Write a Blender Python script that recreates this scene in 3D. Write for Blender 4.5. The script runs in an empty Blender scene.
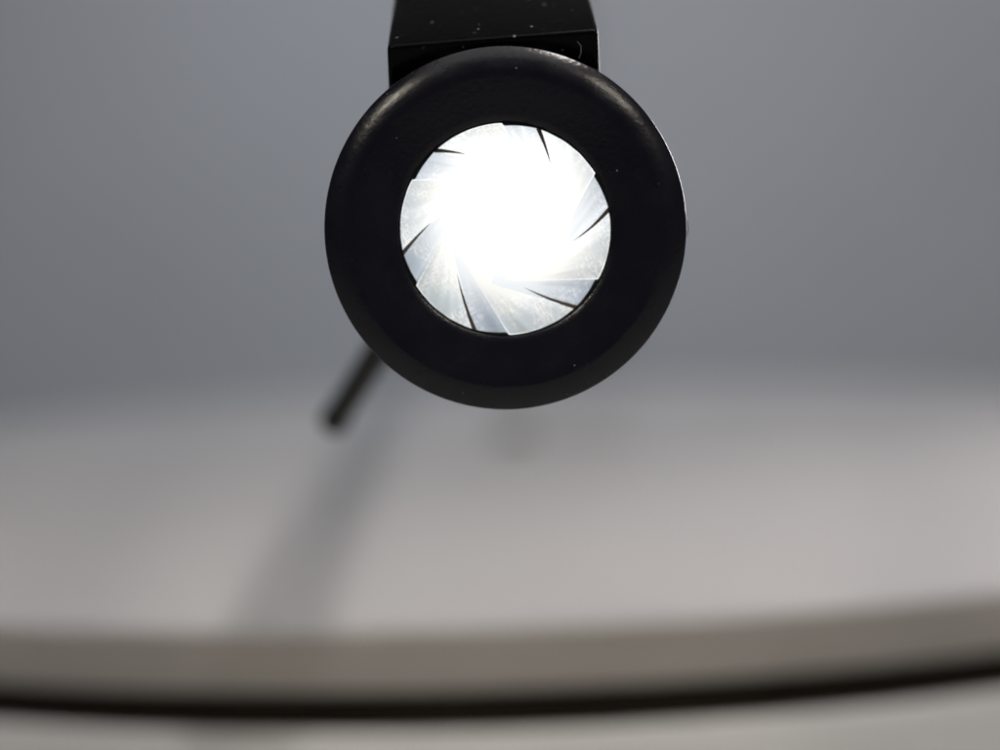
import bpy, bmesh, math, random
from mathutils import Vector, Matrix, noise
random.seed(4)
R = math.radians
MM = 0.001
sc = bpy.context.scene

# ------------------------------------------------------------------ camera
PITCH, ROLL = 3.55, 2.0
cam_d = bpy.data.cameras.new('camera'); cam = bpy.data.objects.new('camera', cam_d)
sc.collection.objects.link(cam); sc.camera = cam
cam.location = (0, 0, 0.0774)
cam.rotation_euler = (Matrix.Rotation(R(ROLL), 4, 'Y') @ Matrix.Rotation(R(90 - PITCH), 4, 'X')).to_euler()
cam_d.sensor_width = 36; cam_d.lens = 51.7
cam_d.clip_start = 0.005; cam_d.clip_end = 20
cam_d.dof.use_dof = True
cam_d.dof.focus_distance = 0.1172
cam_d.dof.aperture_fstop = 8
cam_d.dof.aperture_blades = 0

# ------------------------------------------------------------------ world, lamps, exposure
w = bpy.data.worlds.new('World'); sc.world = w; w.use_nodes = True
w.node_tree.nodes['Background'].inputs[0].default_value = (0.64, 0.74, 1.0, 1)
w.node_tree.nodes['Background'].inputs[1].default_value = 0.06

def area(name, loc, target, size, watts, col, size_y=None):
    l = bpy.data.lights.new(name, 'AREA'); l.energy = watts; l.color = col
    l.size = size
    if size_y: l.shape = 'RECTANGLE'; l.size_y = size_y
    o = bpy.data.objects.new(name, l); sc.collection.objects.link(o)
    o.location = loc
    o.rotation_euler = (Vector(target) - Vector(loc)).to_track_quat('-Z', 'Y').to_euler()
    return o
area('key_lamp', (0.42, -0.08, 1.25), (0, 0.40, 0), 0.06, 4.4, (1.0, 0.93, 0.87))
lf = area('left_lamp', (-0.57, -0.56, 0.78), (0, 0.14, 0.09), 0.15, 0.055, (1.0, 0.92, 0.76))
rt = area('right_lamp', (0.60, -0.54, 0.80), (0, 0.14, 0.09), 0.15, 0.055, (1.0, 0.93, 0.78))
area('overhead_softbox', (0.0, 0.00, 0.50), (0, 0.17, 0), 0.34, 0.30, (1.0, 0.985, 0.96))
ss = area('side_strip', (0.46, 0.62, 0.26), (0, 0.12, 0.09), 0.08, 0.2, (1.0, 0.93, 0.93), 0.3)
wash = area('wall_wash', (0.0, 0.05, 0.95), (0, 0.80, 0.17), 0.25, 0.36, (0.90, 0.95, 1.0))
wash.data.spread = R(62); lf.data.spread = rt.data.spread = R(30); ss.data.spread = R(40)

sc.view_settings.view_transform = 'Standard'; sc.view_settings.look = 'None'
sc.view_settings.exposure = 0.26; sc.view_settings.gamma = 1
sc.view_settings.use_curve_mapping = False
sc.cycles.use_denoising = True
sc.cycles.max_bounces = 8
sc.cycles.transparent_max_bounces = 32
sc.cycles.sample_clamp_indirect = 4

# ------------------------------------------------------------------ materials
def mat(name, col, rough=0.5, metal=0.0, spec=0.5, var=0.0, vscale=40, bump=0.0, bscale=400, coat=0.0):
    m = bpy.data.materials.new(name); m.use_nodes = True
    nt = m.node_tree; N, L = nt.nodes, nt.links; b = N['Principled BSDF']
    b.inputs['Base Color'].default_value = (*col, 1); b.inputs['Roughness'].default_value = rough
    b.inputs['Metallic'].default_value = metal; b.inputs['Specular IOR Level'].default_value = spec
    b.inputs['Coat Weight'].default_value = coat
    tc = N.new('ShaderNodeTexCoord')
    if var:
        n = N.new('ShaderNodeTexNoise'); n.inputs['Scale'].default_value = vscale; n.inputs['Detail'].default_value = 5
        L.new(tc.outputs['Object'], n.inputs['Vector'])
        r = N.new('ShaderNodeValToRGB')
        r.color_ramp.elements[0].position = .3; r.color_ramp.elements[1].position = .7
        r.color_ramp.elements[0].color = (*[c * (1 - var) for c in col], 1)
        r.color_ramp.elements[1].color = (*[min(1, c * (1 + var)) for c in col], 1)
        L.new(n.outputs[0], r.inputs[0]); L.new(r.outputs[0], b.inputs['Base Color'])
        mr = N.new('ShaderNodeMapRange'); mr.inputs[3].default_value = rough * .8; mr.inputs[4].default_value = min(1, rough * 1.25)
        L.new(n.outputs[0], mr.inputs[0]); L.new(mr.outputs[0], b.inputs['Roughness'])
    if bump:
        n2 = N.new('ShaderNodeTexNoise'); n2.inputs['Scale'].default_value = bscale; n2.inputs['Detail'].default_value = 4
        L.new(tc.outputs['Object'], n2.inputs['Vector'])
        bp = N.new('ShaderNodeBump'); bp.inputs['Strength'].default_value = bump; bp.inputs['Distance'].default_value = 0.0002
        L.new(n2.outputs[0], bp.inputs['Height']); L.new(bp.outputs[0], b.inputs['Normal'])
    return m

def worn_black(name, col, rough, scratch=0.5, specks=0.5, speck_scale=900, spec=.5, dust=.38):
    """black coating with fine scratches and pale dust specks"""
    m = mat(name, col, rough, spec=spec, bump=0.12, bscale=2500)
    nt = m.node_tree; N, L = nt.nodes, nt.links; b = N['Principled BSDF']
    tc = N.new('ShaderNodeTexCoord')
    # specks
    v = N.new('ShaderNodeTexVoronoi'); v.inputs['Scale'].default_value = speck_scale; L.new(tc.outputs['Object'], v.inputs['Vector'])
    lt = N.new('ShaderNodeMapRange'); lt.inputs[1].default_value = .13; lt.inputs[2].default_value = .07
    lt.inputs[3].default_value = 0; lt.inputs[4].default_value = 1; L.new(v.outputs['Distance'], lt.inputs[0])
    sp = N.new('ShaderNodeSeparateColor'); L.new(v.outputs['Color'], sp.inputs[0])
    gt = N.new('ShaderNodeMapRange'); gt.inputs[1].default_value = 1 - .25 * specks; gt.inputs[2].default_value = 1.0
    L.new(sp.outputs[0], gt.inputs[0])
    mu = N.new('ShaderNodeMath'); mu.operation = 'MULTIPLY'; L.new(lt.outputs[0], mu.inputs[0]); L.new(gt.outputs[0], mu.inputs[1])
    # scratches
    mp = N.new('ShaderNodeMapping'); mp.inputs['Rotation'].default_value = (.3, .9, .4); mp.inputs['Scale'].default_value = (160, 2600, 420)
    L.new(tc.outputs['Object'], mp.inputs[0])
    n = N.new('ShaderNodeTexNoise'); n.inputs['Scale'].default_value = 1; n.inputs['Detail'].default_value = 2; L.new(mp.outputs[0], n.inputs['Vector'])
    sr = N.new('ShaderNodeMapRange'); sr.inputs[1].default_value = .68; sr.inputs[2].default_value = .78
    sr.inputs[4].default_value = .25 * scratch; L.new(n.outputs[0], sr.inputs[0])
    ad = N.new('ShaderNodeMath'); ad.operation = 'ADD'; ad.use_clamp = True
    L.new(mu.outputs[0], ad.inputs[0]); L.new(sr.outputs[0], ad.inputs[1])
    mx = N.new('ShaderNodeMix'); mx.data_type = 'RGBA'
    mx.inputs[6].default_value = (*col, 1); mx.inputs[7].default_value = (dust, dust * .95, dust * .88, 1)
    L.new(ad.outputs[0], mx.inputs[0]); L.new(mx.outputs[2], b.inputs['Base Color'])
    # smudges in the gloss
    n3 = N.new('ShaderNodeTexNoise'); n3.inputs['Scale'].default_value = 260; n3.inputs['Detail'].default_value = 6
    L.new(tc.outputs['Object'], n3.inputs['Vector'])
    mr = N.new('ShaderNodeMapRange'); mr.inputs[1].default_value = .3; mr.inputs[2].default_value = .7
    mr.inputs[3].default_value = rough * .75; mr.inputs[4].default_value = rough * 1.3
    L.new(n3.outputs[0], mr.inputs[0]); L.new(mr.outputs[0], b.inputs['Roughness'])
    return m

M = {}
M['wall'] = mat('painted_wall', (.465, .485, .52), .85, var=.04, vscale=6, bump=.2, bscale=300)
M['table'] = mat('grey_tabletop', (.40, .40, .39), .6, var=.08, vscale=15, bump=.2)
M['plate'] = mat('white_plate_plastic', (.59, .58, .585), .38, var=.03, vscale=18, bump=.05, bscale=900)
M['rim'] = mat('plate_rim_plastic', (.40, .37, .34), .5, var=.06, vscale=30)
M['base'] = mat('cream_base_plastic', (.84, .83, .815), .5, var=.05, vscale=20)
M['gap'] = mat('gap_shade_black', (.016, .012, .008), .8, spec=.1, var=.2, vscale=60)  # near-black so the gap under the rim reads as shade
M['cap'] = mat('green_grey_cap', (.09, .115, .07), .5, var=.1, vscale=200)
M['mark'] = mat('grey_mark', (.33, .335, .34), .5, var=.1, vscale=200)
M['bezel'] = worn_black('black_anodised_metal', (.0066, .0056, .0095), .25, .05, .12, 1500, .42)
M['barrel'] = worn_black('black_barrel_metal', (.006, .006, .007), .4, .4, .3)
M['arm'] = worn_black('black_arm_enamel', (.0016, .0014, .0016), .27, .10, 2.3, 720, .09, .22)
M['rod'] = mat('black_rod', (.008, .0075, .006), .45, var=.2, vscale=400)
M['slit_strip'] = mat('dark_slit_shade', (.12, .10, .08), .5, var=.3, vscale=900)  # dark tone painted for the shaded slits between blades
M['steel'] = mat('dark_steel', (.12, .12, .12), .35, metal=1, var=.1, vscale=300)
M['lint'] = mat('grey_lint', (.22, .24, .24), .8, var=.2, vscale=2000)

# diffuser: the lit lens of the lamp
m = bpy.data.materials.new('lit_diffuser'); m.use_nodes = True; nt = m.node_tree
for n in list(nt.nodes): nt.nodes.remove(n)
o_ = nt.nodes.new('ShaderNodeOutputMaterial'); e_ = nt.nodes.new('ShaderNodeEmission')
e_.inputs[0].default_value = (1, 1, 1, 1); e_.inputs[1].default_value = 1.42
nt.links.new(e_.outputs[0], o_.inputs[0]); M['diffuser'] = m

def blade_mat(name, sigma, scratch, tint):
    """clear scratched plastic: absorption through a thickness shaped to copy the glare falloff"""
    m = bpy.data.materials.new(name); m.use_nodes = True; nt = m.node_tree; N, L = nt.nodes, nt.links
    for n in list(N): N.remove(n)
    out = N.new('ShaderNodeOutputMaterial')
    tr = N.new('ShaderNodeBsdfTransparent'); tl = N.new('ShaderNodeBsdfTranslucent')
    tl.inputs[0].default_value = (.86, .94, 1.0, 1)
    tc = N.new('ShaderNodeTexCoord')
    total = None
    for rot, s, lo in (((0, .45, 0), (1300, 500, 6000), .55), ((0, -.9, 0), (1700, 500, 6500), .55), ((0, 1.9, 0), (1200, 500, 5000), .56)):
        m0 = N.new('ShaderNodeMapping'); m0.inputs['Rotation'].default_value = rot; L.new(tc.outputs['Object'], m0.inputs[0])
        mp = N.new('ShaderNodeMapping'); mp.inputs['Scale'].default_value = s; L.new(m0.outputs[0], mp.inputs[0])
        n = N.new('ShaderNodeTexNoise'); n.inputs['Scale'].default_value = 1; n.inputs['Detail'].default_value = 3
        L.new(mp.outputs[0], n.inputs['Vector'])
        r = N.new('ShaderNodeMapRange'); r.inputs[1].default_value = lo; r.inputs[2].default_value = lo + .1
        L.new(n.outputs[0], r.inputs[0])
        if total is None: total = r.outputs[0]
        else:
            a = N.new('ShaderNodeMath'); a.operation = 'ADD'; a.use_clamp = True
            L.new(total, a.inputs[0]); L.new(r.outputs[0], a.inputs[1]); total = a.outputs[0]
    pn = N.new('ShaderNodeTexNoise'); pn.inputs['Scale'].default_value = 420; pn.inputs['Detail'].default_value = 3
    L.new(tc.outputs['Object'], pn.inputs['Vector'])
    pr = N.new('ShaderNodeMapRange'); pr.inputs[1].default_value = .42; pr.inputs[2].default_value = .62
    pr.inputs[4].default_value = scratch
    L.new(pn.outputs[0], pr.inputs[0])
    mu = N.new('ShaderNodeMath'); mu.operation = 'MULTIPLY'; L.new(total, mu.inputs[0]); L.new(pr.outputs[0], mu.inputs[1])
    ln = N.new('ShaderNodeVectorMath'); ln.operation = 'DISTANCE'; ln.inputs[1].default_value = (.0003, .002, .0011)   # scratch wear, plus a rim tint copying the glare falloff
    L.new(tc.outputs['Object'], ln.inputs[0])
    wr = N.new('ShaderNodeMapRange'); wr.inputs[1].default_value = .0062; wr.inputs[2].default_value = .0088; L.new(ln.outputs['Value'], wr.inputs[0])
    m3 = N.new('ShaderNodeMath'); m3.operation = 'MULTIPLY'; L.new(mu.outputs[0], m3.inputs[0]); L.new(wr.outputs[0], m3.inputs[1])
    inv = N.new('ShaderNodeMath'); inv.operation = 'SUBTRACT'; inv.use_clamp = True      # scratches cut through the falloff tint
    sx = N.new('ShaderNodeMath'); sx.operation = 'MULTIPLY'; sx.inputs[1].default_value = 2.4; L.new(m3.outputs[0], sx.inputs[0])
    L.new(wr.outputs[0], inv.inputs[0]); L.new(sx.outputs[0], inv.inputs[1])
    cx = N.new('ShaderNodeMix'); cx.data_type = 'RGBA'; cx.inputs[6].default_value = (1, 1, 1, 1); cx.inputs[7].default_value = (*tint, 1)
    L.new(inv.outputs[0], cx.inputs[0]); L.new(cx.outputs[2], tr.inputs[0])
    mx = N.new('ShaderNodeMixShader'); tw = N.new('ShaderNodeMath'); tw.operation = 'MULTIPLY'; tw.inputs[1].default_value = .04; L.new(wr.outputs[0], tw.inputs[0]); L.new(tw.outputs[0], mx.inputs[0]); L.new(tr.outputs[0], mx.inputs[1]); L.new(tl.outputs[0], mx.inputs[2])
    L.new(mx.outputs[0], out.inputs[0])
    va = N.new('ShaderNodeVolumeAbsorption'); D = 2000.0
    va.inputs['Color'].default_value = (*[1 - s / D for s in sigma], 1); va.inputs['Density'].default_value = D
    L.new(va.outputs[0], out.inputs['Volume'])
    return m
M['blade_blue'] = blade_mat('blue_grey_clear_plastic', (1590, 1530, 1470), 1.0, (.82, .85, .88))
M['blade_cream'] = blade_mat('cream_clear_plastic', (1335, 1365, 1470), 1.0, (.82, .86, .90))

# ------------------------------------------------------------------ helpers
def obj(name, bm, m, parent=None, smooth=True, autos=30):
    me = bpy.data.meshes.new(name)
    bmesh.ops.recalc_face_normals(bm, faces=bm.faces)
    bm.to_mesh(me); bm.free()
    me.materials.append(m)
    if smooth:
        for p in me.polygons: p.use_smooth = True
        me.set_sharp_from_angle(angle=R(autos))
    o = bpy.data.objects.new(name, me); sc.collection.objects.link(o)
    if parent: o.parent = parent
    return o
def thing(name, label, cat, loc=(0, 0, 0)):
    o = bpy.data.objects.new(name, None); sc.collection.objects.link(o); o.location = loc
    o['label'] = label; o['category'] = cat; o.empty_display_size = .01
    return o
def lathe(profile, axis='z', seg=128, closed=False):
    """profile (r, h); revolve about z, or about y when axis == 'y'"""
    bm = bmesh.new(); rings = []
    for r, h in profile:
        if r < 1e-7:
            rings.append([bm.verts.new((0, 0, h) if axis == 'z' else (0, h, 0))]); continue
        ring = []
        for k in range(seg):
            a = 2 * math.pi * k / seg; c, s = r * math.cos(a), r * math.sin(a)
            ring.append(bm.verts.new((c, s, h) if axis == 'z' else (c, h, s)))
        rings.append(ring)
    pairs = list(zip(rings, rings[1:])) + ([(rings[-1], rings[0])] if closed else [])
    for a, b in pairs:
        for k in range(seg):
            k2 = (k + 1) % seg
            if len(a) == 1 and len(b) == 1: continue
            if len(a) == 1: bm.faces.new((a[0], b[k], b[k2]))
            elif len(b) == 1: bm.faces.new((a[k], a[k2], b[0]))
            else: bm.faces.new((a[k], a[k2], b[k2], b[k]))
    return bm
def sweep(sections, bevel=0):
    """sections: list of 4-corner loops -> closed box-like prism"""
    bm = bmesh.new(); rs = [[bm.verts.new(p) for p in s] for s in sections]
    for a, b in zip(rs, rs[1:]):
        for k in range(len(a)):
            bm.faces.new((a[k], a[(k + 1) % len(a)], b[(k + 1) % len(a)], b[k]))
    bm.faces.new(rs[0]); bm.faces.new(rs[-1][::-1])
    bmesh.ops.recalc_face_normals(bm, faces=bm.faces)
    if bevel:
        es = [e for e in bm.edges if e.calc_face_angle(0) > R(18)]
        bmesh.ops.bevel(bm, geom=es, offset=bevel, segments=4, profile=.5, affect='EDGES', clamp_overlap=True)
    return bm
def tube(path, rad, seg=20):
    bm = bmesh.new(); rings = []; n = len(path)
    for i, p in enumerate(path):
        p = Vector(p); t = (Vector(path[min(i + 1, n - 1)]) - Vector(path[max(i - 1, 0)])).normalized()
        u = t.cross(Vector((.13, .2, .97))).normalized(); v = t.cross(u)
        r = rad[i] if isinstance(rad, (list, tuple)) else rad
        rings.append([bm.verts.new(p + (u * math.cos(2 * math.pi * k / seg) + v * math.sin(2 * math.pi * k / seg)) * r) for k in range(seg)])
    for a, b in zip(rings, rings[1:]):
        for k in range(seg): bm.faces.new((a[k], a[(k + 1) % seg], b[(k + 1) % seg], b[k]))
    bm.faces.new(rings[0]); bm.faces.new(rings[-1][::-1])
    return bm
def grid_plane(c, u, v):
    bm = bmesh.new(); c, u, v = Vector(c), Vector(u), Vector(v)
    bm.faces.new([bm.verts.new(c + a * u + b * v) for a, b in ((-1, -1), (1, -1), (1, 1), (-1, 1))])
    return bm

# ------------------------------------------------------------------ setting
WALL_Y = 0.80
o = obj('wall', grid_plane((0, WALL_Y, .9), (1.6, 0, 0), (0, 0, .95)), M['wall'], smooth=False); o['kind'] = 'structure'
o['label'] = 'plain blue grey wall behind the turntable, out of focus'
o = obj('tabletop', sweep([[(-1.2, -.25, -.03), (1.2, -.25, -.03), (1.2, WALL_Y - .004, -.03), (-1.2, WALL_Y - .004, -.03)],
                           [(-1.2, -.25, 0), (1.2, -.25, 0), (1.2, WALL_Y - .004, 0), (-1.2, WALL_Y - .004, 0)]], .003), M['table']); o['kind'] = 'structure'
o['label'] = 'grey table under the round turntable'

# ------------------------------------------------------------------ turntable
CY, RAD = 0.441, 0.241
tt = thing('turntable', 'wide round white turntable plate on its cream base, standing under the black lamp head', 'turntable', (0, CY, 0))
pl = lathe([(0, .0300), (.06, .0300), (RAD - .0016, .0300), (RAD - .0009, .0298), (RAD - .0003, .0293), (RAD - .0001, .0289)], seg=256)
obj('plate', pl, M['plate'], tt)
obj('rim', lathe([(RAD - .0001, .0289), (RAD, .0280), (RAD, .0208), (RAD - .0008, .0201), (RAD - .004, .0201), (.19, .0201)], seg=256), M['rim'], tt)
obj('gap_shade_ring', lathe([(RAD - .0011, .0202), (RAD - .0013, .0190), (RAD - .0013, .0166), (RAD - .0011, .0145)], seg=200), M['gap'], tt)  # added black band, paints the shade in the gap under the plate
obj('base', lathe([(.19, .0141), (RAD - .0012, .0141), (RAD - .0004, .0141), (RAD + .0004, .0135), (RAD + .0014, .0020), (RAD - .001, .0001), (.19, .0001)], seg=256), M['base'], tt)
cp = lathe([(0, .0330), (.0050, .0330), (.0060, .0325), (.0064, .0301)], seg=64)
c_ = obj('centre_cap', cp, M['cap'], tt); c_['label'] = 'small round green grey cap at the middle of the plate'
c_.location = (.003, 0, 0)
g = sweep([[(.014, -.006, z), (.038, -.005, z), (.038, .006, z), (.014, .007, z)] for z in (.0301, .0304)])
g_ = obj('index_mark', g, M['mark'], tt); g_['label'] = 'thin grey mark beside the centre cap'

# ------------------------------------------------------------------ lamp head
bpy.context.view_layer.update()
def ray(px, py, depth):
    """world point seen at a pixel of the photograph at a given distance along the optical axis"""
    f = 51.7 / 36 * 1000
    return cam.matrix_world @ (Vector(((px - 500) / f, -(py - 375) / f, -1)) * depth)
lamp = thing('inspection_lamp', 'round black lamp head on a bent black arm, its bright opening ringed by clear blades', 'lamp', ray(505.5, 229, .1178))
lamp.rotation_euler = (R(0.9), 0, R(0))      # faces slightly down
bpy.context.view_layer.update()
LM = lamp.matrix_world.inverted()

def mmp(pts): return [(a * MM, b * MM) for a, b in pts]
bez = [(8.94, 4.0), (8.90, 1.5), (8.90, .97), (8.92, .95), (9.4, .86), (11.0, .52), (12.2, .26), (12.8, .16)]
rr_, yy_ = 12.8, .16
for k in range(1, 11):       # gentle chamfer curving over to the outer edge
    a = R(3.2 * k + 5); rr_ += .2 * math.cos(a); yy_ += .2 * math.sin(a); bez.append((rr_, yy_))
for k in range(1, 6):        # small outer corner
    a = R(37 + 53 * k / 5); bez.append((rr_ + .28 * (math.sin(a) - math.sin(R(37))), yy_ + .28 * (math.cos(R(37)) - math.cos(a))))
ro_ = bez[-1][0]
bez += [(ro_, 4.4), (ro_ - .15, 4.75), (14.4, 4.9), (13.6, 4.95), (13.0, 4.6), (11.0, 4.4)]
k_ = 15.0 / ro_
bez = [(r if r < 9.5 else 9.4 + (r - 9.4) * (15.0 - 9.4) / (ro_ - 9.4), y) for r, y in bez]
obj('bezel', lathe(mmp(bez), 'y', 256, closed=True), M['bezel'], lamp, autos=40)
bar = [(11.0, 4.45), (13.9, 4.96), (13.9, 6.2), (13.5, 6.5), (13.5, 7.4), (13.9, 7.7), (13.9, 19), (13.3, 21.0), (11.0, 22.6), (6, 23.2), (0, 23.3)]
obj('barrel', lathe(mmp(bar), 'y', 128), M['barrel'], lamp)
obj('diffuser', lathe(mmp([(0, 3.0), (8.88, 3.0), (8.90, 3.9), (0, 3.9)]), 'y', 96), M['diffuser'], lamp)

HR = 8.76
def rim_r(deg):       # saw-toothed opening: steps at the six notches
    t = (90 - deg) % 60               # degrees clockwise past a notch
    if t < 1.2: return HR * (1.0 - .024 * t / 1.2)
    if t < 20: return HR * (.976 + .019 * (t - 1.2) / 18.8)
    return HR * (.995 + .006 * (t - 20) / 40)
bm = bmesh.new(); NS = 360; rs = []
for r_, y_ in ((None, .00150), (None, .00185), (.00892, .00185), (.00892, .00150)):
    ring = []
    for k in range(NS):
        a = 360 * k / NS; rr = rim_r(a) if r_ is None else r_
        if r_ is None: rr += .018 * noise.noise((math.cos(R(a)) * 9, math.sin(R(a)) * 9, 3))
        rr = rr * MM if r_ is None else rr
        ring.append(bm.verts.new((rr * math.cos(R(a)), y_, rr * math.sin(R(a)))))
    rs.append(ring)
for a, b in zip(rs, rs[1:] + rs[:1]):
    for k in range(NS): bm.faces.new((a[k], a[(k + 1) % NS], b[(k + 1) % NS], b[k]))
obj('retaining_ring', bm, M['barrel'], lamp)

GLARE_C0 = Vector((.05, .25))  # off-centre glare spot; its light falloff is put into blade thickness
def thick(rho, ang, fac):
    p = Vector((rho * math.cos(R(ang)), rho * math.sin(R(ang))))
    s = (p - GLARE_C0).length
    e = max(0, min(1, (rho - .55) / .13)); fac = 1 + (fac - 1) * e * e * (3 - 2 * e)
    return .006 + .62 * max(0, s - .20) ** .85 * fac
def swirl(deg0, rho, q):       # straight edge that passes the centre at a distance of q
    rho = max(rho, q)
    return deg0 - math.degrees(math.acos(q) - math.acos(q / rho))
def blade(deg_a, deg_b, ka, kb, wide):
    """clear wedge between two swirled edges; thin round the glare centre, thicker away from it to dim the light"""
    bm = bmesh.new(); NR, NA = 26, 24; F, B = [], []
    for i in range(NR + 1):
        rho = .32 + (.998 - .32) * i / NR
        fr, bk = [], []
        for j in range(NA + 1):
            u = j / NA
            gap = (.32 * rho) if wide else .0
            a0 = swirl(deg_a, rho, ka); a1 = swirl(deg_b, rho, kb) + gap
            a = a0 + (a1 - a0) * u
            fac = (.74 + .36 * u) if wide else (1.12 - .14 * u)
            fac *= 1 + .26 * noise.noise((deg_a + u * (7 if wide else 4), rho * 1.5, 1.7)) + .16 * noise.noise((deg_a + u * (23 if wide else 12), rho * 2.5, 7.7))  # soft shading and light streaks put into the thickness
            t = thick(rho, a, fac)
            tilt = (.16 * u if wide else .10 * (1 - u))
            r = rho * HR
            x, z = r * math.cos(R(a)), r * math.sin(R(a))
            fr.append(bm.verts.new((x * MM, (1.95 - tilt * .4) * MM, z * MM)))
            bk.append(bm.verts.new((x * MM, (1.95 - tilt * .4 + t) * MM, z * MM)))
        F.append(fr); B.append(bk)
    for i in range(NR):
        for j in range(NA):
            bm.faces.new((F[i][j], F[i][j + 1], F[i + 1][j + 1], F[i + 1][j]))
            bm.faces.new((B[i][j], B[i + 1][j], B[i + 1][j + 1], B[i][j + 1]))
        bm.faces.new((F[i][0], F[i + 1][0], B[i + 1][0], B[i][0]))
        bm.faces.new((F[i][NA], B[i][NA], B[i + 1][NA], F[i + 1][NA]))
    for j in range(NA):
        bm.faces.new((F[0][j], B[0][j], B[0][j + 1], F[0][j + 1]))
        bm.faces.new((F[NR][j], F[NR][j + 1], B[NR][j + 1], B[NR][j]))
    return bm
slit_d = [(70.0, 53, .750), (9.0, -11.5, .66), (-49.5, -74, .58), (-109, -140, .62), (-169, -187.5, .71), (130, 115.5, .80)]
for k in range(6):
    n0 = 90 - 60 * k
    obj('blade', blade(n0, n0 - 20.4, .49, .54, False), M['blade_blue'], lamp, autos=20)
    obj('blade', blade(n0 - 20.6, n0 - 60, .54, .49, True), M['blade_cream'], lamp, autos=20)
for a0, a1, rho in slit_d:  # dark strips standing in for shadowed gaps between the blades
    p0 = Vector((math.cos(R(a0)), math.sin(R(a0)))) * 1.003 * HR; p1 = Vector((math.cos(R(a1)), math.sin(R(a1)))) * rho * HR
    d = (p1 - p0).normalized(); nrm = Vector((-d.y, d.x)); secs = []
    for t in (0, .25, .5, .75, 1):
        c = p0.lerp(p1, t) + nrm * (.12 * math.sin(math.pi * t) * (1 if rho < .7 else .5)); wd = .175 * (1 - t) ** .8 + .006
        secs.append([((c + nrm * s * wd).x * MM, y * MM, (c + nrm * s * wd).y * MM) for s, y in ((-1, 1.86), (1, 1.86), (1, 1.86 - .1 * (1.05 - t)), (-1, 1.86 - .1 * (1.05 - t)))])
    obj('slit_strip', sweep(secs), M['slit_strip'], lamp, smooth=False)

# ---- arm: lower block, bend, rising face, then the long boom over the turntable
def S(xl, xr, zl, zr, y, nx, th):     # a cross section; nx = direction (y, z) from front to back face
    return [(xl * MM, y * MM, zl * MM), (xr * MM, y * MM, zr * MM),
            (xr * MM, (y + nx[0] * th) * MM, (zr + nx[1] * th) * MM), (xl * MM, (y + nx[0] * th) * MM, (zl + nx[1] * th) * MM)]
arm = sweep([S(-9.5, 8.5, 9.7, 9.7, 4.6, (1, 0), 6), S(-9.5, 8.5, 11.6, 11.8, 4.2, (1, 0), 6),
             S(-9.25, 8.25, 15.3, 16.05, 1.5, (.85, -.53), 6.5),
             S(-9.0, 7.6, 32.6, 33.3, 31.5, (.5, -.86), 5)], .9)
obj('arm', arm, M['arm'], lamp, autos=35)
E0 = LM @ Vector((-.0008, .148, .0785 + .0365)); E1 = LM @ Vector((.040, WALL_Y - .012, .0785 + .215))
def boom_sec(p, wd, th): return [(p.x + a * wd / 2, p.y, p.z + b * th / 2) for a, b in ((-1, -1), (1, -1), (1, 1), (-1, 1))]
obj('boom', sweep([boom_sec(E0, .013, .006), boom_sec(E1, .013, .006)], .0006), M['arm'], lamp)
j_ = sweep([[(E0.x + sx * .0105, E0.y + y, E0.z + z) for y, z in ((-.006, -.004), (.006, -.004), (.006, .004), (-.006, .004))] for sx in (-1, 1)], .0012)
obj('elbow_joint', j_, M['barrel'], lamp)
br = sweep([[(E1.x + a * .02, E1.y + y, E1.z + b * .02) for a, b in ((-1, -1), (1, -1), (1, 1), (-1, 1))] for y in (-.001, .010)], .002)
obj('wall_bracket', br, M['barrel'], lamp)
# ---- thin rod hanging down behind the head
P = [LM @ ray(470, 205, .140), LM @ ray(425, 275, .152), LM @ ray(378, 352, .162), LM @ ray(334, 421, .173)]
rd = obj('rod', tube(P, .0016), M['rod'], lamp)
tp = [P[3].lerp(P[2], t) for t in (-.06, -.05, -.02, .08, .10)]
tp_ = obj('rod_tip', tube(tp, [.0008, .0014, .0018, .0018, .0015]), M['rod'], rd)
rd['label'] = 'slim black rod angled down behind the lamp head'

# lint fibres caught on the head
def fibre(pts, rad=.00004): return tube([LM @ ray(*p) for p in pts], rad, 6)
l1 = obj('lint_fibre', fibre([(577, 41, .1186), (581, 46, .1188), (581, 53, .1190), (579, 58, .1192)]), M['lint'])
l1.matrix_world = lamp.matrix_world.copy(); l1['label'] = 'tiny curled grey fibre stuck on the arm above the lamp head'; l1['category'] = 'fibre'
l2 = obj('lint_fibre', fibre([(683, 216, .1196), (687, 221, .1194), (688.5, 229, .1194), (686.5, 236, .1195)]), M['lint'])
l2.matrix_world = lamp.matrix_world.copy(); l2['label'] = 'tiny fibre sticking out at the right edge of the lamp head'; l2['category'] = 'fibre'
